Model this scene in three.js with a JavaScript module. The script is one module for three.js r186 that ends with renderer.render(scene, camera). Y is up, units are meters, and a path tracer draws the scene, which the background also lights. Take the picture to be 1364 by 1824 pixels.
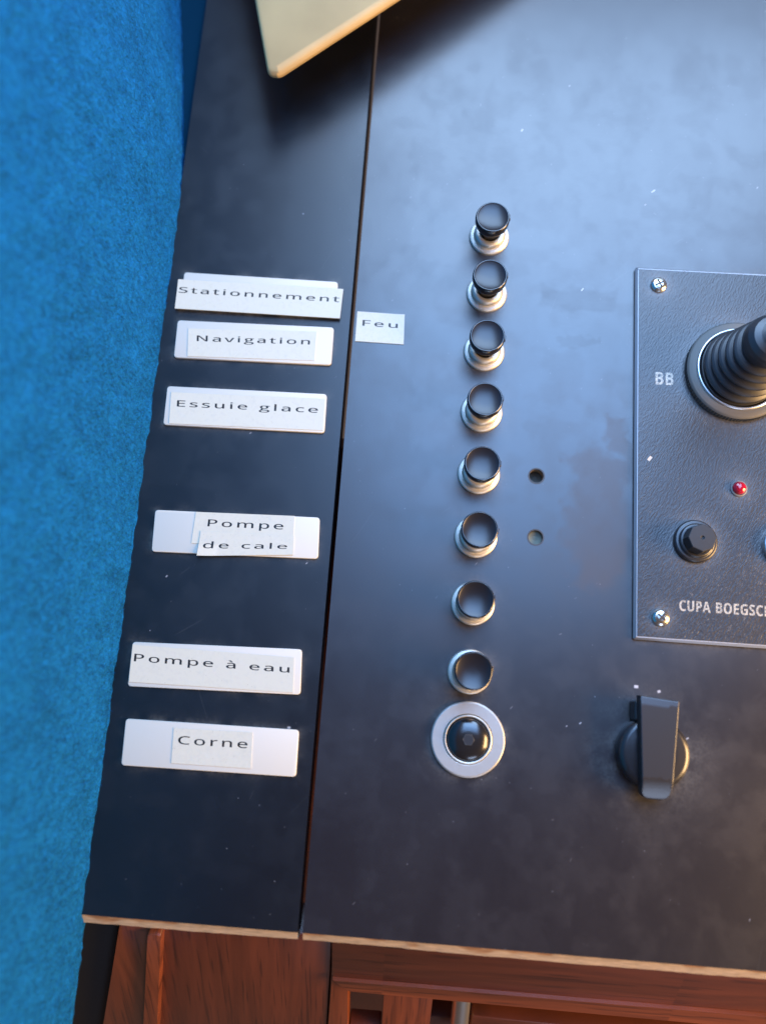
import * as THREE from 'three';
import { RoundedBoxGeometry } from 'three/addons/geometries/RoundedBoxGeometry.js';
import { mergeGeometries, mergeVertices, toCreasedNormals } from 'three/addons/utils/BufferGeometryUtils.js';
import { RectAreaLightUniformsLib } from 'three/addons/lights/RectAreaLightUniformsLib.js';

// ---------------------------------------------------------------- camera, light, exposure
// metres; the console top is the plane y = 0, x to the right, z towards the person at the helm
RectAreaLightUniformsLib.init();
const scene = new THREE.Scene();
const camera = new THREE.PerspectiveCamera(64.337, 765 / 1024, 0.01, 20);
camera.matrixAutoUpdate = true;
camera.position.set(0, 0.375, 0);
camera.up.set(-0.064158, 0.213477, -0.974839);
camera.lookAt(-0.036679, 0.375 - 0.976696, -0.211469);
camera.focus = 0.383;
camera.userData.fStop = 3.2;

const renderer = new THREE.WebGLRenderer({ antialias: true });
renderer.setSize(765, 1024);
renderer.toneMapping = THREE.LinearToneMapping;
renderer.toneMappingExposure = 1;
renderer.shadowMap.enabled = true;

scene.background = new THREE.Color().setRGB(0.10, 0.070, 0.060);      // dim cabin all round

// the raked windscreen ahead: whiter haze low down, bluer sky higher up
const WS = { x0: -0.105, x1: 0.44, y0: 0.325, z0: -0.69, len: 0.88, tilt: Math.atan2(0.5, 0.72) };
const wsAt = (s, off) => [WS.y0 + s * Math.cos(WS.tilt) - off * Math.sin(WS.tilt), WS.z0 + s * Math.sin(WS.tilt) + off * Math.cos(WS.tilt)];
function windowLight(x0, x1, s0, s1, rgb, strength) {
  const l = new THREE.RectAreaLight(new THREE.Color().setRGB(...rgb), strength, x1 - x0, s1 - s0);
  const [y, z] = wsAt((s0 + s1) / 2, 0.006), [ty, tz] = wsAt((s0 + s1) / 2, 1);
  l.position.set((x0 + x1) / 2, y, z); l.lookAt((x0 + x1) / 2, ty, tz); scene.add(l); return l;
}
windowLight(WS.x0, WS.x1, 0, 0.30, [0.43, 0.66, 1.03], 9.5);
windowLight(WS.x0, WS.x1, 0.30, 0.60, [0.31, 0.57, 1.07], 8.4);
windowLight(WS.x0, WS.x1, 0.60, WS.len, [0.26, 0.52, 1.07], 5.4);
// unseen warm fill light added to the right, offsetting the blue of the windscreen
const WARM_FILL = { x: 1.25, y: 0.48, z: 0.16, w: 0.7, h: 0.8 };
const warmFill = new THREE.RectAreaLight(new THREE.Color().setRGB(1.0, 0.61, 0.27), 23.0, WARM_FILL.w, WARM_FILL.h);
warmFill.position.set(WARM_FILL.x, WARM_FILL.y, WARM_FILL.z); warmFill.lookAt(0, 0.1, 0); scene.add(warmFill);
// a small pane of sky behind the helm
const REAR = { x: 0.40, y: 0.42, z: 1.05, w: 0.42, h: 0.42 };
const rear = new THREE.RectAreaLight(new THREE.Color().setRGB(0.58, 0.76, 1.10), 5.5, REAR.w, REAR.h);
rear.position.set(REAR.x, REAR.y, REAR.z); rear.lookAt(REAR.x, REAR.y, 0); scene.add(rear);

// ---------------------------------------------------------------- helpers
let seed = 7;
const rnd = () => { seed |= 0; seed = seed + 0x6D2B79F5 | 0; let t = Math.imul(seed ^ seed >>> 15, 1 | seed); t = t + Math.imul(t ^ t >>> 7, 61 | t) ^ t; return ((t ^ t >>> 14) >>> 0) / 4294967296; };
const hash = (x, y) => { let h = Math.imul(x | 0, 374761393) + Math.imul(y | 0, 668265263) | 0; h = Math.imul(h ^ h >>> 13, 1274126177); return ((h ^ h >>> 16) >>> 0) / 4294967296; };
const noise = (x, y) => {
  const i = Math.floor(x), j = Math.floor(y), u = x - i, v = y - j, a = u * u * (3 - 2 * u), b = v * v * (3 - 2 * v);
  const p = hash(i, j), q = hash(i + 1, j), r = hash(i, j + 1), s = hash(i + 1, j + 1);
  return p + (q - p) * a + (r - p) * b + (p - q - r + s) * a * b;
};
const fbm = (x, y, o = 4) => { let s = 0, w = 0.5, t = 0; for (let k = 0; k < o; k++) { s += w * noise(x, y); t += w; x = x * 2.03 + 17.1; y = y * 2.03 + 5.7; w *= 0.5; } return s / t; };
const clamp = (v, a = 0, b = 1) => Math.min(b, Math.max(a, v));
const sstep = (a, b, v) => { const t = clamp((v - a) / (b - a)); return t * t * (3 - 2 * t); };
const toS = (l) => Math.round(255 * clamp(l <= 0.0031308 ? 12.92 * l : 1.055 * Math.pow(l, 1 / 2.4) - 0.055));
const MM = 0.001;

function texture(w, h, fn, srgb) {
  const d = new Uint8Array(w * h * 4);
  for (let j = 0, k = 0; j < h; j++) for (let i = 0; i < w; i++, k += 4) {
    const c = fn(i, j);
    if (srgb) { d[k] = toS(c[0]); d[k + 1] = toS(c[1]); d[k + 2] = toS(c[2]); } else { const g = Math.round(255 * clamp(c)); d[k] = d[k + 1] = d[k + 2] = g; }
    d[k + 3] = 255;
  }
  const t = new THREE.DataTexture(d, w, h, THREE.RGBAFormat);
  t.magFilter = THREE.LinearFilter; t.minFilter = THREE.LinearFilter;
  t.wrapS = t.wrapT = THREE.RepeatWrapping;
  if (srgb) t.colorSpace = THREE.SRGBColorSpace;
  t.needsUpdate = true; return t;
}
const mat = (rgb, roughness, metalness = 0, extra = {}) => new THREE.MeshPhysicalMaterial({ color: new THREE.Color().setRGB(...rgb), roughness, metalness, ...extra });

const used = {};
const numbered = (n) => { used[n] = (used[n] ?? -1) + 1; return used[n] ? n + '_' + String(used[n]).padStart(3, '0') : n; };
function mesh(name, geo, m, parent) { const o = new THREE.Mesh(geo, m); o.name = name; o.castShadow = o.receiveShadow = true; parent.add(o); return o; }
function thing(name, label, category, x = 0, y = 0, z = 0, group) {
  const o = new THREE.Group(); o.name = numbered(name); o.position.set(x, y, z); scene.add(o);
  o.userData = { label, category }; if (group) o.userData.group = group; return o;
}
function lathe(pts, seg = 64, crease = 0.6) {      // few sides: flat faces; else smooth, with extra rings that hold the long faces flat
  const V = ([r, y]) => new THREE.Vector2(Math.max(r, 0) * MM, y * MM);
  if (seg < 12) return toCreasedNormals(new THREE.LatheGeometry(pts.map(V), seg), crease);
  const out = [pts[0]];
  for (let i = 1; i < pts.length; i++) {
    const a = pts[i - 1], b = pts[i], L = Math.hypot(a[0] - b[0], a[1] - b[1]);
    if (L > 0.5) for (const t of [0.05 / L, 1 - 0.05 / L]) out.push([a[0] + (b[0] - a[0]) * t, a[1] + (b[1] - a[1]) * t]);
    out.push(b);
  }
  return new THREE.LatheGeometry(out.map(V), seg);
}
// fillet a lathe profile so that its edges catch light
function soft(pts, f = 0.35, n = 4) {
  const out = [pts[0]];
  for (let i = 1; i < pts.length - 1; i++) {
    const [a, b, c] = [pts[i - 1], pts[i], pts[i + 1]], la = Math.hypot(a[0] - b[0], a[1] - b[1]), lc = Math.hypot(c[0] - b[0], c[1] - b[1]), d = Math.min(f, la * 0.45, lc * 0.45);
    const p = [b[0] + (a[0] - b[0]) / la * d, b[1] + (a[1] - b[1]) / la * d], q = [b[0] + (c[0] - b[0]) / lc * d, b[1] + (c[1] - b[1]) / lc * d];
    for (let k = 0; k <= n; k++) { const t = k / n, s = 1 - t; out.push([s * s * p[0] + 2 * s * t * b[0] + t * t * q[0], s * s * p[1] + 2 * s * t * b[1] + t * t * q[1]]); }
  }
  out.push(pts[pts.length - 1]); return out;
}
// a flat slab in the xz plane from an outline [[x, z] mm], its top at y (mm), with optional holes and bevel
function slab(outline, top, thick, bevel = 0, holes = [], seg = 2) {
  const sh = new THREE.Shape(outline.map(([x, z]) => new THREE.Vector2(x * MM, -z * MM)));
  for (const [hx, hz, r] of holes) { const p = new THREE.Path(); p.absarc(hx * MM, -hz * MM, r * MM, 0, Math.PI * 2, true); sh.holes.push(p); }
  const g = new THREE.ExtrudeGeometry(sh, { depth: (thick - 2 * bevel) * MM, bevelEnabled: bevel > 0, bevelSize: bevel * MM, bevelOffset: -bevel * MM, bevelThickness: bevel * MM, bevelSegments: seg, curveSegments: 24 });
  g.rotateX(-Math.PI / 2); g.translate(0, (top - thick + bevel) * MM, 0);
  return toCreasedNormals(g, 0.7);
}
function roundRect(corners, r, n = 5) {           // quad TL TR BR BL with rounded corners
  const out = [];
  for (let i = 0; i < 4; i++) {
    const a = corners[(i + 3) % 4], b = corners[i], c = corners[(i + 1) % 4], la = Math.hypot(a[0] - b[0], a[1] - b[1]), lc = Math.hypot(c[0] - b[0], c[1] - b[1]);
    const p = [b[0] + (a[0] - b[0]) / la * r, b[1] + (a[1] - b[1]) / la * r], q = [b[0] + (c[0] - b[0]) / lc * r, b[1] + (c[1] - b[1]) / lc * r];
    for (let k = 0; k <= n; k++) { const t = k / n, s = 1 - t; out.push([s * s * p[0] + 2 * s * t * b[0] + t * t * q[0], s * s * p[1] + 2 * s * t * b[1] + t * t * q[1]]); }
  }
  return out.reverse();
}
function planarUV(g, x0, z0, w, d) {               // uv from x and z (metres): u to the right, v away from the helm
  const p = g.attributes.position, uv = new Float32Array(p.count * 2);
  for (let i = 0; i < p.count; i++) { uv[2 * i] = (p.getX(i) - x0) / w; uv[2 * i + 1] = 1 - (p.getZ(i) - z0) / d; }
  g.setAttribute('uv', new THREE.BufferAttribute(uv, 2)); return g;
}
function knurl(r, y0, y1, n, depth) {
  const g = new THREE.CylinderGeometry(r * MM, r * MM, (y1 - y0) * MM, n * 2, 1, true), p = g.attributes.position;
  for (let i = 0; i < p.count; i++) if ((i % (n * 2 + 1)) % 2) { const k = 1 - depth / r; p.setX(i, p.getX(i) * k); p.setZ(i, p.getZ(i) * k); }
  g.translate(0, (y0 + y1) / 2 * MM, 0); const o = g.toNonIndexed(); o.computeVertexNormals(); return o;
}

// ---------------------------------------------------------------- the layout of the console (mm)
const FRONT = 103.6, LEFT = -131, SEAM0 = -37.4, SEAM1 = -35.2, FAR = -470, RIGHT = 300;
const KNOBS = [-227, -195.8, -164.7, -133.4, -102.7, -72.2, -41, -10.2].map((z, i) => [29.5 + 0.08 * i, z]);
const HORN = [30.6, 19.2], HOLES = [[57.2, -103.4], [57.7, -73.8]], SEL = [110.6, 19];
const PLATE = { x0: 102.6, x1: 198.5, z0: -213.8, z1: -29.6 };
const LBL = {
  stat: [[-122.8, -198], [-44.9, -197.2], [-44.7, -178], [-122.6, -178.4]],
  nav: [[-122.9, -171.8], [-44.9, -172.6], [-44.6, -152.8], [-122.4, -152]],
  ess: [[-123.6, -136.9], [-45.4, -137.6], [-44.9, -117.9], [-123.2, -117.1]],
  cale: [[-121.5, -74.9], [-43.5, -76.3], [-42.6, -56.7], [-120.7, -54.9]],
  eau: [[-123.8, -12.8], [-46.2, -14.8], [-45.1, 5.3], [-123.4, 7.1]],
  corne: [[-122.2, 21.2], [-44.3, 20.6], [-43.8, 40.6], [-121.6, 41.3]],
};

// ---------------------------------------------------------------- materials
// dust: what has settled in the corners round the fittings, with its own grain
const dustSpots = [...KNOBS.map(([x, z]) => [x, z, 10, 3.2, 0.55]), [HORN[0], HORN[1], 16.5, 3, 0.5], [SEL[0], SEL[1], 15, 8, 0.7]];
const boxD = (x, z, x0, x1, z0, z1) => { const dx = Math.max(x0 - x, 0, x - x1), dz = Math.max(z0 - z, 0, z - z1); return Math.hypot(dx, dz); };
function dustAt(x, z, main) {
  let d = 0;
  if (main) {
    for (const [cx, cz, r, w, k] of dustSpots) { const e = Math.hypot(x - cx, z - cz) - r; if (e < w * 3) d = Math.max(d, k * Math.exp(-Math.max(e, 0) / w)); }
    const e = boxD(x, z, PLATE.x0, PLATE.x1, PLATE.z0, PLATE.z1); if (e < 12) d = Math.max(d, 0.5 * Math.exp(-e / 2.2));
  } else for (const q of Object.values(LBL)) {
    const e = boxD(x, z, q[0][0], q[1][0], q[0][1], q[2][1]); if (e < 10) d = Math.max(d, 0.75 * Math.exp(-e / 1.5));
  }
  const grain = (0.35 + 0.65 * sstep(0.2, 0.8, fbm(x * 1.3, z * 1.3, 3))) * sstep(0.22, 0.72, fbm(x * 0.13 + 40, z * 0.13, 3));
  return d * grain;
}
// old smears and wiped patches on the laminate
function smear(x, z) {
  const w = 11 * (fbm(x * 0.07 + 2, z * 0.07, 3) - 0.5) + 5 * (fbm(x * 0.25, z * 0.25, 3) - 0.5) + 0.6 * (fbm(x * 0.9, z * 0.9, 2) - 0.5);
  const a = 1 - sstep(-1, 3, boxD(x + w, z + w, 58, 92, -202, -191) - 0.4);
  const b = 1 - sstep(-0.4, 0.8, boxD(x + w, z + w, 64, 86, -176, -173) - 0.4);
  const c = 1 - sstep(-1, 7, boxD(x + 1.6 * w, z + 1.6 * w, 74, 99, -116, -58) - 0.4);
  const d = 1 - sstep(-1, 4.5, boxD(x + 2 * w, z + 2 * w, 91, 99, -132, -110) - 0.4);
  return [Math.max(a * 0.9 * (0.55 + 0.9 * fbm(x * 0.1, z * 0.3, 2)), b * 0.7), Math.max(c, d)];
}
function laminate(x0, z0, w, d, main, tw, th) {      // returns colour and roughness maps for the rectangle (mm)
  const film = (x, z) => fbm(x * 0.03 + 3, z * 0.03 + 9, 4), grime = (x, z) => sstep(0.42, 0.72, fbm(x * 0.11 + 60, z * 0.11, 4));
  const pos = (i, j) => [x0 + (i + 0.5) / tw * w, z0 + d - (j + 0.5) / th * d];
  const col = texture(tw, th, (i, j) => {
    const [x, z] = pos(i, j), g = 0.8 + 0.4 * hash(i, j), f = film(x, z), m = grime(x, z), du = dustAt(x, z, main);
    let c = main ? [0.0056, 0.0046, 0.0090] : [0.0016, 0.0028, 0.0068];
    const film2 = (main ? 0.0055 : 0.002) * (0.40 + 0.25 * (f - 0.5) + 0.12 * m) * g;
    c = [c[0] + film2 * 1.15, c[1] + film2 * 0.86, c[2] + film2];
    if (main) { const [, br] = smear(x, z); c = [c[0] + br * 0.009, c[1] + br * 0.005, c[2] + br * 0.006]; }
    const t = du * 0.6; c = [c[0] * (1 - t) + 0.19 * t, c[1] * (1 - t) + 0.175 * t, c[2] * (1 - t) + 0.15 * t];
    return c;
  }, true);
  const rough = texture(tw, th, (i, j) => {
    const [x, z] = pos(i, j), f = film(x, z), m = grime(x, z), du = dustAt(x, z, main);
    const [s, br] = main ? smear(x, z) : [0, 0];
    const blot = main ? sstep(0.46, 0.66, fbm(x * 0.045 + 31, z * 0.03 + 8, 4)) * 0.02 + sstep(0.5, 0.75, fbm(x * 0.22 + 3, z * 0.1, 3)) * 0.010 : 0.03 * sstep(0.45, 0.7, fbm(x * 0.06, z * 0.04, 3));
    return 0.325 + 0.05 * (f - 0.5) + 0.03 * m + blot + 0.06 * s + 0.10 * br + 0.16 * du + 0.02 * hash(i, j);
  }, false);
  // specks of lint and short scratches
  const put = (cx, cz, len, wid, a, tone) => {
    const R = Math.ceil((len + wid) * tw / w), ci = Math.round((cx - x0) / w * tw), cj = Math.round((z0 + d - cz) / d * th), D = col.image.data;
    for (let j = cj - R; j <= cj + R; j++) for (let i = ci - R; i <= ci + R; i++) {
      if (i < 0 || j < 0 || i >= tw || j >= th) continue;
      const [x, z] = pos(i, j), u = (x - cx) * Math.cos(a) - (z - cz) * Math.sin(a), v = (x - cx) * Math.sin(a) + (z - cz) * Math.cos(a);
      const k = (1 - sstep(0.5, 1, Math.abs(u) / (len / 2))) * (1 - sstep(0.4, 1, Math.abs(v) / (wid / 2))), q = (j * tw + i) * 4;
      for (let n = 0; n < 3; n++) D[q + n] = Math.round(D[q + n] * (1 - k) + tone * (n === 2 ? 1.02 : 1) * k);
    }
  };
  const N = main ? 620 : 170;
  for (let k = 0; k < N; k++) { const big = rnd() < 0.12; put(x0 + rnd() * w, z0 + rnd() * d, (big ? 1.6 : 0.55) * (0.5 + rnd()), (big ? 0.5 : 0.4) * (0.7 + 0.6 * rnd()), 0.9 + (rnd() - 0.5) * 1.2, 70 + 120 * rnd() * rnd()); }
  if (main) for (const [x, z, l, b, a, t] of [[44, -290, 2.2, 0.8, 1.1, 205], [68, -318, 1.6, 0.6, 1.1, 190], [112, -258, 3.4, 0.8, 0.7, 190], [108, -250, 1.6, 0.6, 0.7, 170], [77, -201, 2.6, 0.8, 1.0, 200], [104.5, -8.8, 2.6, 2, 0, 205], [114.6, -7.4, 2, 1.8, 0.4, 190], [131, -42, 1.4, 0.6, 0.8, 180], [127, 12, 1.8, 0.8, 0.6, 190], [80, 8.8, 1.6, 0.9, 0.6, 180], [74, 10.5, 1.2, 0.7, 0.6, 170]]) put(x, z, l, b, a, t);
  else for (const [x, z, l, b, a, t] of [[-49, 20, 2, 1.6, 0, 165], [-112.5, -44, 1.6, 1, 0.9, 150], [-66, -235, 1, 0.8, 0, 200]]) put(x, z, l, b, a, t);
  for (let k = 0; k < (main ? 46 : 16); k++) put(x0 + rnd() * w, z0 + rnd() * d, 6 + 22 * rnd() * rnd(), 0.24 + 0.1 * rnd(), (rnd() < 0.6 ? 0.95 : 2.4) + (rnd() - 0.5) * 0.9, 34 + 26 * rnd());
  col.needsUpdate = true;
  return mat([1, 1, 1], 1, 0, { map: col, roughnessMap: rough, ior: main ? 1.9 : 1.72 });
}
const lamMain = laminate(SEAM1, FAR, RIGHT - SEAM1, FRONT - FAR, true, 1180, 2020);
const lamSide = laminate(LEFT, FAR, SEAM0 - LEFT, FRONT - FAR, false, 330, 2020);

const plyTex = texture(1024, 64, (i, j) => { const g = fbm(i * 0.04, j * 0.6, 4), s = sstep(0.55, 0.75, fbm(i * 0.012 + 9, j * 0.05, 3)); const k = 0.55 + 0.75 * g; return [0.56 * k * (1 - 0.25 * s), 0.40 * k * (1 - 0.45 * s), 0.25 * k * (1 - 0.6 * s)]; }, true);
const plyM = mat([1, 1, 1], 0.75, 0, { map: plyTex });
const coreM = mat([0.34, 0.24, 0.15], 0.85);
const seamShadeM = mat([0.012, 0.011, 0.013], 0.5);

const whiteM = mat([0.70, 0.67, 0.59], 0.38);
const nickel = mat([0.86, 0.82, 0.73], 0.46, 0.85, { bumpMap: texture(128, 128, (i, j) => fbm(i * 0.25, j * 0.25, 3)), bumpScale: 0.00004 });
const alu = mat([0.78, 0.78, 0.77], 0.34, 1);
const black = mat([0.012, 0.012, 0.014], 0.2, 0, { ior: 1.85 });
const blackSatin = mat([0.016, 0.016, 0.02], 0.36, 0, { ior: 1.8 });
const dishM = mat([0.012, 0.011, 0.014], 0.29, 0, { ior: 1.6 });
const rubber = mat([0.022, 0.023, 0.027], 0.42, 0, { ior: 1.8 });
const chrome = mat([0.8, 0.79, 0.76], 0.18, 1);
const steel = mat([0.72, 0.70, 0.66], 0.38, 1);

const woodTex = (a, b) => texture(512, 512, (i, j) => {
  const x = i / 512, y = j / 512, w = fbm(x * 3 + a, y * 1.2 + b, 3), r = fbm(x * 46 + 6 * w, y * 2.2 + a, 4), pore = sstep(0.62, 0.8, fbm(x * 150 + b, y * 5, 2));
  const k = (0.55 + 0.8 * r) * (1 - 0.45 * pore);
  return [0.17 * k, 0.046 * k, 0.019 * k];
}, true);
const wood1 = mat([1.3, 1.2, 1.0], 0.34, 0, { map: woodTex(3, 8), clearcoat: 0.5, clearcoatRoughness: 0.3 });
const wood2 = mat([0.8, 0.75, 0.75], 0.36, 0, { map: woodTex(21, 2), clearcoat: 0.5, clearcoatRoughness: 0.32 });

// ---------------------------------------------------------------- the console boards
function board(name, label, x0, x1, lam, holes) {
  const t = thing(name, label, 'console panel');
  const g = slab([[x0, FRONT], [x1, FRONT], [x1, FAR], [x0, FAR]], 0, 1.2, 0, holes);
  planarUV(g, x0 * MM, FAR * MM, (x1 - x0) * MM, (FRONT - FAR) * MM);
  mesh('laminate', g, lam, t);
  // plywood core below, its front edge planed to a slope that shows bare wood
  const y0 = -1.2, n = Math.round((x1 - x0) / 3), pos = [], idx = [], uv = [], prof = (x) => { const c = 3.9 + 1.3 * (fbm(x * 0.025 + 5, 2, 3) - 0.5) + 0.35 * (fbm(x * 0.5, 7, 2) - 0.5); return [[FRONT - 0.05, y0], [FRONT + c, y0 - 2.6], [FRONT + c - 0.2, -14]]; };
  for (let i = 0; i <= n; i++) { const x = x0 + (x1 - x0) * i / n; prof(x).forEach(([z, y], k) => { pos.push(x * MM, y * MM, z * MM); uv.push(x / 160, k * 0.35); }); }
  for (let i = 0; i < n; i++) for (let k = 0; k < 2; k++) { const a = i * 3 + k, b = a + 3; idx.push(a, a + 1, b, b, a + 1, b + 1); }
  const e = new THREE.BufferGeometry(); e.setAttribute('position', new THREE.Float32BufferAttribute(pos, 3)); e.setAttribute('uv', new THREE.Float32BufferAttribute(uv, 2)); e.setIndex(idx);
  const ef = e.toNonIndexed(); ef.computeVertexNormals();
  mesh('front_edge', ef, plyM, t);
  // black strip added on the seam side, its colour giving the gap its shade
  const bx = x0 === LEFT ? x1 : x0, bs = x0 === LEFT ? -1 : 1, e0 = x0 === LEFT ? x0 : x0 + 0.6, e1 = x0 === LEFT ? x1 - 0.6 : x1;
  mesh('seam_shade_strip', new THREE.BoxGeometry(0.5 * MM, 12.6 * MM, (FRONT - FAR - 1) * MM), seamShadeM, t).position.set((bx + bs * 0.27) * MM, -7.6 * MM, (FRONT + FAR) / 2 * MM);
  mesh('core', slab([[e0, FRONT - 0.1], [e1, FRONT - 0.1], [e1, FAR], [e0, FAR]], -1.25, 12.7, 0, holes.map(([x, z, r]) => [x, z, r])), coreM, t);
  return t;
}
board('console_board', 'wide black laminate console board carrying the switches and bare plywood front edge', SEAM1, RIGHT, lamMain, HOLES.map(([x, z]) => [x, z, 3.3]));
board('console_board', 'narrow black laminate board beside the blue carpet carrying white label plates', LEFT, SEAM0, lamSide, []);
{
  const l = scene.getObjectByName('console_board_001');
  mesh('shaded_gap_strip', slab([[-170, -190], [LEFT - 0.6, -190], [LEFT - 0.6, FAR], [-170, FAR]], -5, 6, 0.4), mat([0.002, 0.030, 0.060], 1, 0, { specularIntensity: 0.2 }), l);  // dark teal slab put in the gap, its colour standing for shaded carpet
}
// old fibre plug seen in one of the two bare screw holes
for (const [k, [x, z]] of HOLES.entries()) {
  const s = thing('screw_hole', k ? 'bare screw hole with a pale plug, next to sixth pull switch' : 'dark empty screw hole, next to fifth pull switch', 'screw hole', x * MM, 0, z * MM);
  mesh('chipped_rim', lathe([[3.3, -1.1], [3.3, 0.02], [3.75, 0.06], [4.0, 0.02]], 40), mat([0.05, 0.05, 0.052], 0.5), s);
  mesh('plug', lathe([[3.2, -14], [3.2, k ? -1.6 : -4.5], [1.2, k ? -2.2 : -5.5], [0, k ? -2.1 : -5.5]], 32), k ? mat([0.16, 0.18, 0.15], 0.85) : mat([0.09, 0.095, 0.085], 0.85), s);
}

// ---------------------------------------------------------------- white label plates with printed tape
function tapeTex(text, wmm, hmm, x0, x1, base, cap) {
  const S = 14, W = Math.round(wmm * S), H = Math.round(hmm * S), c = document.createElement('canvas'); c.width = W; c.height = H;
  const g = c.getContext('2d'); g.fillStyle = '#eae6d2'; g.fillRect(0, 0, W, H);
  for (let k = 0; k < 500; k++) { const v = 205 + Math.floor(40 * rnd()); g.fillStyle = `rgba(${v},${v - 2},${v - 12},0.10)`; g.beginPath(); g.ellipse(rnd() * W, rnd() * H, 3 + 26 * rnd(), 2 + 9 * rnd(), rnd() * 3, 0, 7); g.fill(); }
  for (let k = 0; k < 26; k++) { g.fillStyle = 'rgba(120,112,95,0.35)'; g.beginPath(); g.arc(rnd() * W, rnd() * H, 0.8 + 1.6 * rnd(), 0, 7); g.fill(); }
  const em = cap * 0.76 * S / 0.72; g.font = `${em}px sans-serif`; g.fillStyle = '#17181c'; g.textBaseline = 'alphabetic';
  const gap = em * 0.11, adv = [...text].map((ch) => g.measureText(ch).width + gap), tot = adv.reduce((a, b) => a + b, 0) - gap, sx = (x1 - x0) * W / tot;
  let x = x0 * W; [...text].forEach((ch, i) => { g.save(); g.translate(x, base * H); g.scale(sx, 1); g.fillText(ch, 0, 0); g.lineWidth = em * 0.008; g.strokeStyle = '#17181c'; g.strokeText(ch, 0, 0); g.restore(); x += adv[i] * sx; });
  const t = new THREE.CanvasTexture(c); t.colorSpace = THREE.SRGBColorSpace; return t;
}
// a strip of tape: a grid over the quad (mm, TL TR BR BL) with a slight ripple, and its cut edges
function tape(q, y, thick, text, x0, x1, base, cap, lift = () => 0) {
  const nx = 26, nz = 8, pos = [], uv = [], idx = [], P = (u, v) => [0, 1].map((k) => (q[0][k] * (1 - u) + q[1][k] * u) * (1 - v) + (q[3][k] * (1 - u) + q[2][k] * u) * v);
  const id = (i, j) => j * (nx + 1) + i, M = (nx + 1) * (nz + 1);
  for (const s of [0, 1]) for (let j = 0; j <= nz; j++) for (let i = 0; i <= nx; i++) {
    const u = i / nx, v = j / nz, [x, z] = P(u, v), r = 0.05 * fbm(x * 0.2, z * 0.25 + 30, 2) + lift(u, v);
    pos.push(x * MM, (y + r + (s ? 0 : thick)) * MM, z * MM); uv.push(u, s ? 0.02 : 1 - v);
  }
  for (let j = 0; j < nz; j++) for (let i = 0; i < nx; i++) { const a = id(i, j), b = id(i + 1, j), c = id(i, j + 1), d = id(i + 1, j + 1); idx.push(a, c, b, b, c, d, M + a, M + b, M + c, M + b, M + d, M + c); }
  const rim = (a, b) => idx.push(a, b, M + a, b, M + b, M + a);
  for (let i = 0; i < nx; i++) { rim(id(i, 0), id(i + 1, 0)); rim(id(i + 1, nz), id(i, nz)); }
  for (let j = 0; j < nz; j++) { rim(id(0, j + 1), id(0, j)); rim(id(nx, j), id(nx, j + 1)); }
  const g = new THREE.BufferGeometry(); g.setAttribute('position', new THREE.Float32BufferAttribute(pos, 3)); g.setAttribute('uv', new THREE.Float32BufferAttribute(uv, 2)); g.setIndex(idx); g.computeVertexNormals();
  const w = Math.hypot(q[1][0] - q[0][0], q[1][1] - q[0][1]), h = Math.hypot(q[3][0] - q[0][0], q[3][1] - q[0][1]);
  return [toCreasedNormals(g, 0.6), mat([0.84, 0.84, 0.84], 0.45, 0, { map: tapeTex(text, w, h, x0, x1, base, cap) })];
}
const PT = 1.5;
function labelPlate(q, label) {
  const t = thing('label_plate', label, 'label plate', 0, 0, 0, 'white label plates on the narrow board');
  mesh('plate', slab(roundRect(q, 1.7), PT, PT, 0.3, [], 3), whiteM, t); return t;
}
const addTape = (t, ...a) => { const [g, m] = tape(...a); return mesh('printed_tape', g, m, t); };
let t = labelPlate(LBL.stat, 'white plate with overhanging tape printed Stationnement');
addTape(t, [[-125.2, -193.7], [-41.8, -193.2], [-42.2, -177.2], [-124.9, -177.7]], PT + 0.02, 0.4, 'Stationnement', 0.006, 0.985, 0.455, 4.1, (u, v) => 0.25 * v + 0.12 * u);
t = labelPlate(LBL.nav, 'white plate with centred tape printed Navigation');
addTape(t, [[-117, -167.6], [-53, -169.6], [-52.9, -154.4], [-115.6, -152.9]], PT + 0.02, 0.22, 'Navigation', 0.055, 0.965, 0.45, 4.0);
t = labelPlate(LBL.ess, 'white plate with wide tape printed Essuie glace');
addTape(t, [[-121.3, -133.8], [-45.9, -134.9], [-45.6, -119], [-120.3, -117.8]], PT + 0.02, 0.22, 'Essuie glace', 0.03, 0.965, 0.45, 4.2);
t = labelPlate(LBL.cale, 'white plate with two tapes printed Pompe and de cale');
addTape(t, [[-102, -75.1], [-55.3, -76.2], [-54.8, -61], [-102.4, -60]], PT + 0.02, 0.2, 'Pompe', 0.115, 0.905, 0.44, 4.3);
addTape(t, [[-98.6, -66], [-54.6, -66.6], [-54.3, -57.7], [-98.8, -54.2]], PT + 0.3, 0.22, 'de cale', 0.035, 0.945, 0.69, 4.2, (u, v) => 1.1 * Math.exp(-((u * u) / 0.006 + (1 - v) * (1 - v) / 0.12)));
t = labelPlate(LBL.eau, 'white plate with wide slanting tape printed Pompe à eau');
addTape(t, [[-123.5, -11.6], [-49.3, -10.9], [-48.4, 4.6], [-123, 5.1]], PT + 0.02, 0.22, 'Pompe à eau', 0.004, 0.985, 0.445, 4.5);
t = labelPlate(LBL.corne, 'white plate with short tape printed Corne');
addTape(t, [[-100.1, 23.7], [-64.7, 23.1], [-63.8, 38.5], [-99.4, 38.7]], PT + 0.02, 0.22, 'Corne', 0.05, 0.955, 0.45, 4.6);
t = thing('printed_tape', 'small white tape printed Feu stuck beside the board seam', 'label tape');
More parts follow.
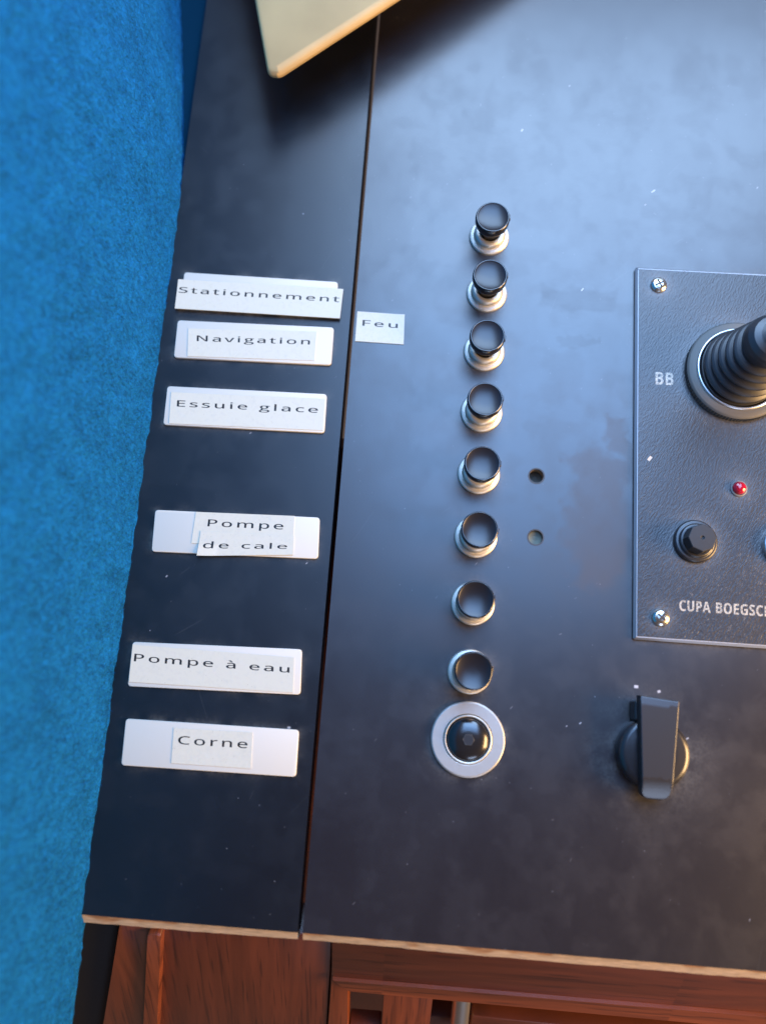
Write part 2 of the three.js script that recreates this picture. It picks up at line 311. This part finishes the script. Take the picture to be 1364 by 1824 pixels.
addTape(t, [[-34, -182.4], [-10.4, -182], [-9.9, -166.2], [-33.9, -166.5]], 0.03, 0.35, 'Feu', 0.085, 0.9, 0.47, 4.1, (u, v) => 0.25 * Math.exp(-((1 - u) * (1 - u) + v * v) / 0.02)).name = 'tape_strip';

// ---------------------------------------------------------------- pull switches
const flangeG = lathe(soft([[10, 0], [10.1, 0.8], [9.7, 1.6], [8.3, 2.0], [7.9, 2.0]], 0.4), 72);
const collarG = lathe(soft([[8.0, 1.9], [7.9, 3.6], [7.5, 4.7], [6.6, 5.4], [5.5, 5.5], [5.0, 5.0], [4.7, 3.5]], 0.5), 72);
const knurlG = knurl(8.1, 2.0, 3.3, 60, 0.22);
const stemG = lathe([[4.6, 2.6], [4.6, 9.6], [4.9, 11], [5.6, 12.1], [6.4, 12.7]], 48, 1.2);
const capG = lathe(soft([[6.3, 12.6], [7.5, 13.2], [8.2, 14.4], [8.35, 17.4], [8.1, 18.7], [7.75, 19.0], [7.5, 18.96]], 0.4, 5), 72, 1.0);
const dishG = lathe([[7.52, 18.97], ...Array.from({ length: 19 }, (_, k) => { const q = 7.36 * (1 - k / 18); return [q, 17.62 + 1.24 * (q / 7.36) ** 2.2]; })], 72, 2);
const tickG = new RoundedBoxGeometry(0.9 * MM, 2.4 * MM, 2.6 * MM, 2, 0.3 * MM);
const order = ['farthest from the horn button', 'seventh from the horn button, beside the Feu tape row', 'sixth from the horn button', 'fifth from the horn button', 'fourth from the horn button, beside the empty screw hole', 'third from the horn button, beside the plugged screw hole', 'second from the horn button', 'next to the horn button'];
KNOBS.forEach(([x, z], i) => {
  const s = thing('pull_switch', `black pull switch on nickel bezel, ${order[i]}`, 'pull switch', x * MM, 0, z * MM, 'row of black pull switches');
  s.rotation.y = (rnd() - 0.5) * 0.3;
  mesh('flange', flangeG, nickel, s);
  const c = mesh('collar', collarG, nickel, s); mesh('knurl', knurlG, nickel, c);
  const st = mesh('stem', stemG, black, s), cap = mesh('cap', capG, black, s);
  mesh('dish', dishG, dishM, cap);
  const tk = mesh('grip_tick', tickG, black, cap); tk.position.set(8.25 * MM, 16.4 * MM, -0.6 * MM);
  const dy = (rnd() - 0.5) * 0.8 * MM; st.position.y = cap.position.y = dy; st.rotation.z = cap.rotation.z = (rnd() - 0.5) * 0.03;
});

// ---------------------------------------------------------------- horn button
t = thing('horn_button', 'round black domed push button on a broad aluminium washer', 'push button', HORN[0] * MM, 0, HORN[1] * MM);
const washM = mat([0.60, 0.59, 0.56], 0.5, 0.9, { bumpMap: texture(256, 256, (i, j) => fbm(i * 0.2, j * 0.2, 3)), bumpScale: 0.00003 });
mesh('washer', lathe(soft([[16.4, 0], [16.4, 1.5], [15.8, 1.9], [10.9, 1.9], [10.7, 1.4], [10.7, 0.4]], 0.4), 96), washM, t);
mesh('collar', lathe(soft([[10.6, 0.3], [10.6, 2.2], [10.2, 2.6], [9.6, 2.4], [9.5, 0.5]], 0.3), 72), nickel, t);
const domeP = []; for (let k = 0; k <= 16; k++) { const a = k / 16 * Math.PI / 2; domeP.push([9.35 * Math.cos(a) ** 0.75 + (k === 16 ? 0 : 0), 1.6 + 3.4 * Math.sin(a)]); } domeP[16][0] = 0;
const hd = mesh('button', lathe([[9.35, 0.4], ...domeP], 72, 1.2), black, t);
mesh('hexagon_plug', new THREE.CylinderGeometry(2.3 * MM, 2.4 * MM, 0.5 * MM, 6), blackSatin, hd).position.y = 4.95 * MM;
mesh('hexagon_rim', new THREE.TorusGeometry(2.45 * MM, 0.16 * MM, 8, 6).rotateX(Math.PI / 2), mat([0.1, 0.1, 0.1], 0.3), hd).position.y = 5.05 * MM;

// ---------------------------------------------------------------- rotary selector
t = thing('rotary_selector', 'black rotary selector with tapered bar handle on a round disc', 'rotary switch', SEL[0] * MM, 0, SEL[1] * MM);
mesh('disc', lathe(soft([[15.4, 0], [15.6, 3.5], [15.2, 6.6], [13.6, 8.0], [9, 8.5], [0, 8.6]], 1.2, 5), 80, 0.9), mat([0.018, 0.018, 0.021], 0.28, 0, { ior: 1.8 }), t);
{
  // outline in the handle's own plan, far end square and broad, near end narrow and round
  const out = roundRect([[-8.3, -24.3], [8.5, -22.9], [5.6, 17.6], [-7.1, 17.4]], 0.9, 3);
  const sh = new THREE.Shape(); sh.moveTo(-8.3 * MM, 24.0 * MM); sh.lineTo(8.5 * MM, 22.6 * MM); sh.lineTo(5.5 * MM, -14 * MM);
  sh.bezierCurveTo(5.3 * MM, -18.6 * MM, 3 * MM, -18.8 * MM, -0.8 * MM, -18.9 * MM); sh.bezierCurveTo(-5 * MM, -18.9 * MM, -7 * MM, -18 * MM, -7.3 * MM, -14 * MM); sh.closePath();
  let g = new THREE.ExtrudeGeometry(sh, { depth: 5.0 * MM, steps: 1, bevelEnabled: true, bevelSize: 0.7 * MM, bevelOffset: -0.7 * MM, bevelThickness: 0.7 * MM, bevelSegments: 4, curveSegments: 20 });
  g.rotateX(-Math.PI / 2); g.translate(0, 8.4 * MM, 0);
  const p = g.attributes.position;
  // split long flat faces so that the near end can droop
  const N = []; const tri = [];
  for (let i = 0; i < p.count; i += 3) tri.push([0, 1, 2].map((k) => [p.getX(i + k), p.getY(i + k), p.getZ(i + k)]));
  let work = tri;
  for (let pass = 0; pass < 9; pass++) { const nx = []; for (const [a, b, c] of work) { const L = (u, v) => Math.hypot(u[0] - v[0], u[1] - v[1], u[2] - v[2]); const e = [[L(a, b), a, b, c], [L(b, c), b, c, a], [L(c, a), c, a, b]].sort((u, v) => v[0] - u[0])[0]; if (e[0] < 1.6 * MM) { nx.push([a, b, c]); continue; } const m = [0, 1, 2].map((k) => (e[1][k] + e[2][k]) / 2); nx.push([e[1], m, e[3]], [m, e[2], e[3]]); } work = nx; }
  for (const tr of work) for (const v of tr) { const zz = v[2] / MM - 10.2; let y = v[1]; if (zz > 0) y -= (0.055 * zz * zz + 0.05 * zz) * MM; N.push(v[0], y, v[2]); }
  const h = new THREE.BufferGeometry(); h.setAttribute('position', new THREE.Float32BufferAttribute(N, 3));
  mesh('handle', toCreasedNormals(mergeVertices(h, 1e-6), 0.55), mat([0.02, 0.019, 0.022], 0.36, 0, { ior: 1.8 }), t);
  const stub = mesh('handle_foot', new RoundedBoxGeometry(9 * MM, 8 * MM, 9 * MM, 3, 1.2 * MM), blackSatin, t); stub.position.set(-4.6 * MM, 4.2 * MM, -17.4 * MM);
}

// ---------------------------------------------------------------- thruster control plate
const PX = (PLATE.x0 + PLATE.x1) / 2;
t = thing('control_plate', 'black grained thruster control plate with pale metal edges and two screws', 'control plate');
const plateCorners = [[PLATE.x0, PLATE.z0], [PLATE.x1, PLATE.z0], [PLATE.x1, PLATE.z1], [PLATE.x0, PLATE.z1]];
mesh('plate', slab(roundRect(plateCorners, 1.0), 2.6, 2.6, 1.1, [], 1), mat([0.40, 0.42, 0.45], 0.55, 0.75), t);
{
  const x0 = PLATE.x0 + 1.5, x1 = PLATE.x1 - 1.5, z0 = PLATE.z0 + 1.5, z1 = PLATE.z1 - 1.5, w = x1 - x0, d = z1 - z0, tw = 768, th = 1536;
  const c = document.createElement('canvas'); c.width = tw; c.height = th; const g = c.getContext('2d');
  const X = (x) => (x - x0) / w * tw, Z = (z) => (z - z0) / d * th, px = tw / w;
  g.fillStyle = '#000'; g.fillRect(0, 0, tw, th); g.fillStyle = '#fff';
  const put = (s, x, z, cap, wid) => { g.font = `bold ${cap / 0.72 * px}px sans-serif`; const m = g.measureText(s).width; g.save(); g.translate(X(x), Z(z)); g.scale(wid * px / m, 1); g.fillText(s, 0, 0); g.restore(); };
  put('BB', 111.6, -151.9, 6.6, 9.6); put('CUPA', 122.6, -43.8, 5.0, 14.2); put('BOEGSCH', 138.8, -43.8, 5.0, 25.8);
  const ink = g.getImageData(0, 0, tw, th).data;
  const rel = new Float32Array(tw * th);
  const spots = [[150.5, -160, 25.5, 5], [150.5, -102.6, 4, 4], [130.2, -76, 10.5, 3], [170.4, -76.6, 10.5, 4], [113.7, -204, 4.5, 2.5], [114.4, -40.1, 4.5, 2.5]];
  const at = (i, j) => [x0 + (i + 0.5) / tw * w, z1 - (j + 0.5) / th * d];
  const grain = (x, z) => { const a = x * 0.86 + z * 0.5, b = -x * 0.5 + z * 0.86, wv = 1.6 * fbm(x * 0.35, z * 0.35, 2); return clamp(1.5 * fbm(a * 3.0 + wv, b * 0.8 + wv, 3) - 0.25); };
  const inkAt = (i, j) => ink[((th - 1 - j) * tw + i) * 4] / 255;
  const cmap = texture(tw, th, (i, j) => {
    const [x, z] = at(i, j); let du = 0; for (const [cx, cz, r, s] of spots) { const e = Math.hypot(x - cx, z - cz) - r; du = Math.max(du, Math.exp(-Math.max(e, 0) / s)); }
    const gr = grain(x, z), lint = sstep(0.70, 0.8, fbm(x * 1.9 + 7, z * 1.9, 3)), dd = clamp(0.42 * du * (0.35 + 0.9 * fbm(x * 1.2, z * 1.2, 3)) + 0.05 * lint + 0.04 * sstep(0.62, 0.85, gr));
    let c = [0.012, 0.012, 0.016]; c = [c[0] + dd * 0.17, c[1] + dd * 0.165, c[2] + dd * 0.16];
    const fl = boxD((x - 109.6) * 0.8 + (z + 114.6) * 0.6, -(x - 109.6) * 0.6 + (z + 114.6) * 0.8, -0.65, 0.65, -1.2, 1.2) < 0.05 ? 1 : 0;
    const k = Math.max(fl, inkAt(i, j) * (0.35 + 0.65 * sstep(0.28, 0.6, fbm(x * 2.4, z * 2.4, 3))));
    return [c[0] * (1 - k) + 0.60 * k, c[1] * (1 - k) + 0.52 * k, c[2] * (1 - k) + 0.40 * k];
  }, true);
  const bmap = texture(tw, th, (i, j) => { const [x, z] = at(i, j); return grain(x, z) * 0.9; });
  const fg = slab([[x0, z1], [x1, z1], [x1, z0], [x0, z0]], 2.75, 0.14); planarUV(fg, x0 * MM, z0 * MM, w * MM, d * MM);
  mesh('grained_face', fg, mat([1, 1, 1], 0.4, 0, { map: cmap, bumpMap: bmap, bumpScale: 0.00009, ior: 1.75 }), t);
}
const TOP = 2.75;
const screwHead = lathe([[4.0, 0], [4.0, 0.5], [3.7, 1.2], [2.9, 1.9], [1.7, 2.3], [0, 2.42]], 40, 1.2);
const slotG = mergeGeometries([new THREE.BoxGeometry(4.4 * MM, 0.9 * MM, 0.9 * MM), new THREE.BoxGeometry(0.9 * MM, 0.88 * MM, 4.4 * MM)]);
for (const [x, z, a] of [[113.7, -204, 0.5], [114.4, -40.1, 0.9], [187, -204, 0.2], [187, -40.1, 1.2]]) {
  const s = new THREE.Group(); s.name = 'screw'; s.position.set(x * MM, TOP * MM, z * MM); s.rotation.y = a; t.add(s);
  mesh('screw_head', screwHead, mat([0.86, 0.84, 0.78], 0.24, 1), s); mesh('cross_slot', slotG, mat([0.06, 0.055, 0.05], 0.7), s).position.y = 2.02 * MM;
}
// red lamp
{
  const l = new THREE.Group(); l.name = 'warning_lamp'; l.position.set(150.5 * MM, TOP * MM, -102.6 * MM); t.add(l);
  mesh('bezel', lathe(soft([[4.0, 0], [3.9, 0.7], [3.4, 1.0], [3.1, 0.8]], 0.25), 40), mat([0.22, 0.22, 0.22], 0.5), l);
  mesh('red_lens', lathe([[3.05, 0], [3.05, 1.2], [2.85, 2.1], [2.2, 2.9], [1.2, 3.35], [0, 3.5]], 40, 1.5), mat([0.5, 0.008, 0.03], 0.12, 0, { clearcoat: 1, clearcoatRoughness: 0.05 }), l);
}
// capped fuse holder
{
  const l = new THREE.Group(); l.name = 'fuse_cap'; l.position.set(130 * MM, TOP * MM, -76 * MM); t.add(l);
  mesh('skirt', lathe(soft([[9.9, 0], [9.9, 1.8], [9.3, 2.6], [8.2, 2.7], [7.8, 3.0], [7.8, 3.6], [7.2, 4.0], [6.4, 4.0]], 0.4), 64), blackSatin, l);
  const k = mesh('cap', lathe(soft([[6.7, 3.6], [6.55, 10], [6.2, 10.6], [0.9, 10.7], [0.6, 10.1], [0, 10.0]], 0.3), 8, 0.4), mat([0.035, 0.035, 0.037], 0.5), l);
}
// push button on the other side
{
  const l = new THREE.Group(); l.name = 'push_button'; l.position.set(170.8 * MM, TOP * MM, -76.6 * MM); t.add(l);
  mesh('ring', lathe(soft([[10.4, 0], [10.4, 2.6], [9.7, 3.2], [8.6, 3.2], [8.3, 2.4], [8.3, 0.4]], 0.4), 64), alu, l);
  mesh('button', lathe(soft([[8.1, 0.2], [8.1, 5], [7.4, 5.8], [0, 5.4]], 0.6), 64), black, l);
}
// joystick with its bellows: its own thing, standing on the plate
t = thing('joystick', 'black ribbed rubber bellows of a lever in knurled ring on the control plate', 'joystick', 150.6 * MM, TOP * MM, -160 * MM);
mesh('knurled_ring', knurl(24.6, 0, 3.6, 100, 0.5), mat([0.13, 0.13, 0.125], 0.5, 0.3), t);
mesh('ring_top', lathe(soft([[24.5, 3.5], [23.8, 4.4], [22.2, 4.9], [20.6, 5.1]], 0.4), 96), mat([0.15, 0.148, 0.138], 0.62, 0.1), t);
mesh('rim', lathe(soft([[20.7, 4.6], [20.6, 5.6], [20.1, 6.1], [19.4, 6.0], [19.0, 5.4], [18.8, 3.5]], 0.3), 96), alu, t);
{
  const pr = [[18.9, 4.2], [18.6, 6.2]]; const n = 5; let r = 18.2, y = 6.6;
  for (let k = 0; k < n; k++) { const R = 18.7 - 1.2 * k, y0 = 6.4 + 4.5 * k; for (let s = 0; s <= 8; s++) { const a = s / 8 * Math.PI; pr.push([R - 3.0 * (1 - Math.sin(a)) - 0.1 * s / 8 * 4, y0 + 4.5 * s / 8]); } }
  pr.push([11.2, 29.6], [12.0, 30.8], [12.2, 33.6], [11.6, 36], [9.8, 38], [7.2, 39], [5.4, 40]);
  const b = lathe(pr, 96, 1.2), bp = b.attributes.position; for (let i = 0; i < bp.count; i++) { const e = Math.max(0, bp.getY(i) - 6.5 * MM), wob = 1 + 0.012 * Math.sin(Math.atan2(bp.getZ(i), bp.getX(i)) * 3 + bp.getY(i) * 260); bp.setX(i, bp.getX(i) * wob + 0.09 * e); bp.setZ(i, bp.getZ(i) * wob - 0.06 * e); } b.computeVertexNormals(); mesh('bellows', b, rubber, t);
  const lv = mesh('lever', lathe(soft([[5.0, 37], [5.0, 62], [6, 64], [10, 68], [12, 78], [10, 88], [4, 92], [0, 92.4]], 1.5, 5), 48, 1.2), blackSatin, t); lv.position.set(3 * MM, 0, -2 * MM);
}

// ---------------------------------------------------------------- blue carpeted side
{
  const tx = texture(1024, 1024, (i, j) => {
    const x = i / 1024 * 300, y = j / 1024 * 300, a = fbm(x * 0.12, y * 0.08, 3), b = fbm(x * 0.8 + 9, y * 0.5, 3), c = fbm(x * 2.6, y * 1.6 + 4, 2), k = 0.6 + 0.25 * a + 0.62 * (b - 0.5) + 0.42 * (c - 0.5) + 0.18 * (hash(i, j) - 0.5);
    return [0.002 + 0.004 * k * k, 0.138 * k, 0.40 * k];
  }, true);
  const bp = texture(1024, 1024, (i, j) => { const x = i / 1024 * 300, y = j / 1024 * 300; return 0.5 * fbm(x * 0.9, y * 0.6, 3) + 0.5 * fbm(x * 2.6, y * 1.7, 2); });
  const cm = mat([1, 1, 1], 1, 0, { map: tx, bumpMap: bp, bumpScale: 0.0012, sheen: 0.25, sheenRoughness: 0.6, sheenColor: new THREE.Color().setRGB(0.02, 0.25, 0.5), specularIntensity: 0.2 });
  const z0 = -520, z1 = 260, top = 520, nz = 330, ny = 230, pos = [], uv = [], idx = [];
  const wallX = (y, z) => { let x = -130.4; if (z < -235) { const e = -235 - z; x -= 0.15 * e * e / (e + 22); } if (y > 0) x -= y * 0.12; return x; };
  const botY = (z) => -150 + (145 - 3 * fbm(z * 0.08, 1, 2)) * sstep(92, 104, z);
  const surf = (z, v) => { const b = botY(z), y = v < 0.1 ? b * (1 - v / 0.1) : top * Math.pow((v - 0.1) / 0.9, 1.35); return [wallX(y, z) + 1.5 * (fbm(z * 0.13, y * 0.13 + 50, 3) - 0.5) + 0.9 * (fbm(z * 0.6, y * 0.6, 2) - 0.5), y, z]; };
  for (let j = 0; j <= ny; j++) for (let i = 0; i <= nz; i++) { const p = surf(z0 + (z1 - z0) * i / nz, j / ny); pos.push(p[0] * MM, p[1] * MM, p[2] * MM); uv.push(p[2] / 300, p[1] / 300); }
  for (let j = 0; j < ny; j++) for (let i = 0; i < nz; i++) { const a = j * (nz + 1) + i, b = a + 1, c = a + nz + 1, d = c + 1; idx.push(a, c, b, b, c, d); }
  const g = new THREE.BufferGeometry(); g.setAttribute('position', new THREE.Float32BufferAttribute(pos, 3)); g.setAttribute('uv', new THREE.Float32BufferAttribute(uv, 2)); g.setIndex(idx); g.computeVertexNormals();
  const w = new THREE.Group(); w.name = 'carpeted_wall'; scene.add(w); w.userData = { label: 'blue carpet covered hull side along the console', category: 'wall', kind: 'structure' };
  mesh('carpet', g, cm, w);
  // backing behind the carpet, so that no light comes through
  mesh('backing', new THREE.BoxGeometry(0.02, 0.62, 0.78), mat([0.2, 0.18, 0.15], 0.9), w).position.set(-0.235, 0.25, -0.13);
  // loose fibres standing out of the pile
  const n = 26000, fib = new THREE.ConeGeometry(0.1 * MM, 1, 3, 1, true); fib.translate(0, 0.5, 0);
  const im = new THREE.InstancedMesh(fib, mat([1, 1, 1], 1, 0, { specularIntensity: 0.2 }), n); im.name = 'pile_fibre'; im.userData.kind = 'stuff'; im.castShadow = im.receiveShadow = true;
  const M = new THREE.Matrix4(), Q = new THREE.Quaternion(), up = new THREE.Vector3(0, 1, 0), dir = new THREE.Vector3(), col = new THREE.Color();
  for (let k = 0; k < n; k++) {
    const p = surf(-430 + 600 * rnd(), 0.09 + rnd() * 0.55);
    dir.set(0.5 + 0.5 * rnd(), (rnd() - 0.5) * 2.4, (rnd() - 0.5) * 2.4).normalize(); Q.setFromUnitVectors(up, dir);
    M.compose(new THREE.Vector3((p[0] - 0.4) * MM, p[1] * MM, p[2] * MM), Q, new THREE.Vector3(1, (1 + 1.5 * rnd()) * MM, 1)); im.setMatrixAt(k, M);
    const b = 0.6 + 0.6 * rnd(); im.setColorAt(k, col.setRGB(0.004 * b, 0.135 * b, 0.385 * b));
  }
  w.add(im);
}

// ---------------------------------------------------------------- mahogany front below the console, raked outwards
// (x, s): s runs down the raked face from just under the board's front edge
const rk = Math.SQRT1_2, raked = (x, s, n) => [x * MM, (-16 - s * rk + n * rk) * MM, (110 + s * rk + n * rk) * MM];
function rakedBoard(q, n0, n1, uvTurn) {           // prism over a quad on the raked face, from depth n0 to n1 (mm along its normal)
  const cx = (q[0][0] + q[2][0]) / 2, s = roundRect(q, 1.1, 3), N = s.length, pos = [], uv = [], b = 0.9;
  const ring = (n, k) => s.map(([x, y]) => { const dx = q.reduce((a, c) => a + c[0], 0) / 4, dy = q.reduce((a, c) => a + c[1], 0) / 4, L = Math.hypot(x - dx, y - dy); return [[x - (x - dx) / L * k, y - (y - dy) / L * k], n]; });
  const rings = [ring(n0, 0), ring(n1 - b, 0), ring(n1 - b * 0.3, b * 0.3), ring(n1, b)];
  const V = ([[x, y], n]) => { pos.push(...raked(x, y, n)); uv.push(...(uvTurn ? [y / 130, x / 130] : [x / 130, y / 130])); };
  for (let r = 0; r < 3; r++) for (let i = 0; i < N; i++) { const j = (i + 1) % N; [rings[r][i], rings[r + 1][j], rings[r][j], rings[r][i], rings[r + 1][i], rings[r + 1][j]].forEach(V); }
  const topc = [[q.reduce((a, c) => a + c[0], 0) / 4, q.reduce((a, c) => a + c[1], 0) / 4], n1];
  for (let i = 0; i < N; i++) [rings[3][i], topc, rings[3][(i + 1) % N]].forEach(V);
  const g = new THREE.BufferGeometry(); g.setAttribute('position', new THREE.Float32BufferAttribute(pos, 3)); g.setAttribute('uv', new THREE.Float32BufferAttribute(uv, 2));
  return toCreasedNormals(g, 0.5);
}
t = thing('mahogany_cabinet', 'varnished mahogany cabinet front under the console with dark openings', 'cabinet');
mesh('stile', rakedBoard([[-117, -4], [-103, -4], [-121, 120], [-146, 120]], -14, 3), wood1, t);
mesh('bead', rakedBoard([[-103.4, -4], [-97.5, -4], [-114.5, 120], [-122, 120]], -14, 6.5), wood1, t);
mesh('front_panel', rakedBoard([[-98, -4], [-23.5, -4], [-27.5, 120], [-116, 120]], -14, 0.5), wood2, t);
mesh('stile', rakedBoard([[-23.4, 29], [-15.8, 36.6], [-15.6, 120], [-27.2, 120]], -14, 1.5), wood1, t);
mesh('rail', rakedBoard([[-23.4, -4], [290, -4], [290, 24], [-23.4, 25]], -14, 2.5, true), wood2, t);
mesh('rail_lip', rakedBoard([[-23.4, 25.2], [290, 24.2], [290, 37], [-15.8, 33.5]], -14, 4.2, true), wood1, t);
mesh('divider', rakedBoard([[1, 33.8], [24.4, 33.8], [25, 300], [0.8, 300]], -24, -5), wood1, t);
mesh('lower_closing_rail', rakedBoard([[46, 79], [290, 87], [290, 300], [46, 300]], -30, -12, true), wood2, t);
mesh('lower_closing_rail', rakedBoard([[-15.3, 86], [0.5, 86], [0.5, 300], [-15.3, 300]], -14, -2, true), wood2, t);  // out of view, added to shut light out of the left opening
mesh('lower_closing_rail', rakedBoard([[25.6, 112], [45.5, 112], [45.5, 300], [25.6, 300]], -42, -26, true), wood2, t);  // unseen piece behind the tube, added to keep its opening dark
mesh('back_panel', rakedBoard([[-160, -160], [300, -160], [300, 500], [-160, 500]], -170, -160, true), wood2, t);
t = thing('black_side_board', 'dark board edge between the blue carpet and the mahogany stile', 'board');
mesh('board', rakedBoard([[-142, -8], [-117.4, -8], [-146.6, 120], [-164, 120]], -20, -3), mat([0.012, 0.013, 0.016], 0.6), t);
t = thing('steel_tube', 'bare steel tube standing in the dark opening of the mahogany cabinet', 'tube');
{
  const a = new THREE.Vector3(...raked(38.5, 26, -16)), b = new THREE.Vector3(...raked(41, 120, -9)), g = new THREE.TubeGeometry(new THREE.LineCurve3(a, b), 2, 4.4 * MM, 32);
  mesh('tube', g, steel, t);
}

// ---------------------------------------------------------------- beige board corner hanging over the far end
t = thing('beige_board', 'corner of a pale beige board sticking out over the console', 'board');
{
  const g = slab(roundRect([[-118, -420], [70, -420], [-79, -290.5], [-85, -291]], 2.6, 6), 33, 6, 2.7, [], 8);
  const bt = texture(256, 256, (i, j) => { const k = 0.86 + 0.28 * fbm(i * 0.05, j * 0.05, 4); return [0.50 * k, 0.365 * k, 0.17 * k]; }, true);
  planarUV(g, -0.2, -0.5, 0.3, 0.3);
  mesh('board', g, mat([1, 1, 1], 0.7, 0, { map: bt }), t);
}

// ---------------------------------------------------------------- windows that light the console, and the added warm fill
{
  const w = thing('windscreen', 'bright raked windscreen ahead of the console', 'window', 0, WS.y0, WS.z0), f = mat([0.3, 0.3, 0.3], 0.5), b = 0.05, W = WS.x1 - WS.x0, H = WS.len, cx = (WS.x0 + WS.x1) / 2;
  w.rotation.x = WS.tilt;
  for (const [sx, sy, px, py] of [[W + 2 * b, b, cx, -b / 2], [W + 2 * b, b, cx, H + b / 2], [b, H, WS.x0 - b / 2, H / 2], [b, H, WS.x1 + b / 2, H / 2]]) mesh('frame', new THREE.BoxGeometry(sx, sy, 0.04), f, w).position.set(px, py, 0);
  mesh('pane', new THREE.BoxGeometry(W, H, 0.004), new THREE.MeshStandardMaterial({ color: 0x000000, emissive: new THREE.Color().setRGB(0.5, 0.75, 1.1), emissiveIntensity: 0.3, roughness: 0.2 }), w).position.set(cx, H / 2, -0.004);
  const d = thing('added_warm_fill', 'added unseen warm fill light beside the console', 'doorway', WARM_FILL.x, WARM_FILL.y, WARM_FILL.z); d.lookAt(0, 0.1, 0);  // unseen frame and glowing pane added around the warm fill light
  for (const [sx, sy, px, py] of [[WARM_FILL.w + 2 * b, b, 0, -WARM_FILL.h / 2 - b / 2], [WARM_FILL.w + 2 * b, b, 0, WARM_FILL.h / 2 + b / 2], [b, WARM_FILL.h, -WARM_FILL.w / 2 - b / 2, 0], [b, WARM_FILL.h, WARM_FILL.w / 2 + b / 2, 0]]) mesh('frame', new THREE.BoxGeometry(sx, sy, 0.04), wood1, d).position.set(px, py, 0);
  mesh('warm_fill_pane', new THREE.BoxGeometry(WARM_FILL.w, WARM_FILL.h, 0.004), new THREE.MeshStandardMaterial({ color: 0x000000, emissive: new THREE.Color().setRGB(1, 0.63, 0.22), emissiveIntensity: 0.3 }), d).position.set(0, 0, -0.006);
  const k = thing('rear_window', 'small rear window behind the helm', 'window', REAR.x, REAR.y, REAR.z);
  for (const [sx, sy, px, py] of [[REAR.w + 2 * b, b, 0, -REAR.h / 2 - b / 2], [REAR.w + 2 * b, b, 0, REAR.h / 2 + b / 2], [b, REAR.h, -REAR.w / 2 - b / 2, 0], [b, REAR.h, REAR.w / 2 + b / 2, 0]]) mesh('frame', new THREE.BoxGeometry(sx, sy, 0.04), wood1, k).position.set(px, py, 0);
  mesh('pane', new THREE.BoxGeometry(REAR.w, REAR.h, 0.004), new THREE.MeshStandardMaterial({ color: 0x000000, emissive: new THREE.Color().setRGB(0.62, 0.8, 1.15), emissiveIntensity: 0.3 }), k).position.set(0, 0, 0.006);
}

renderer.render(scene, camera);
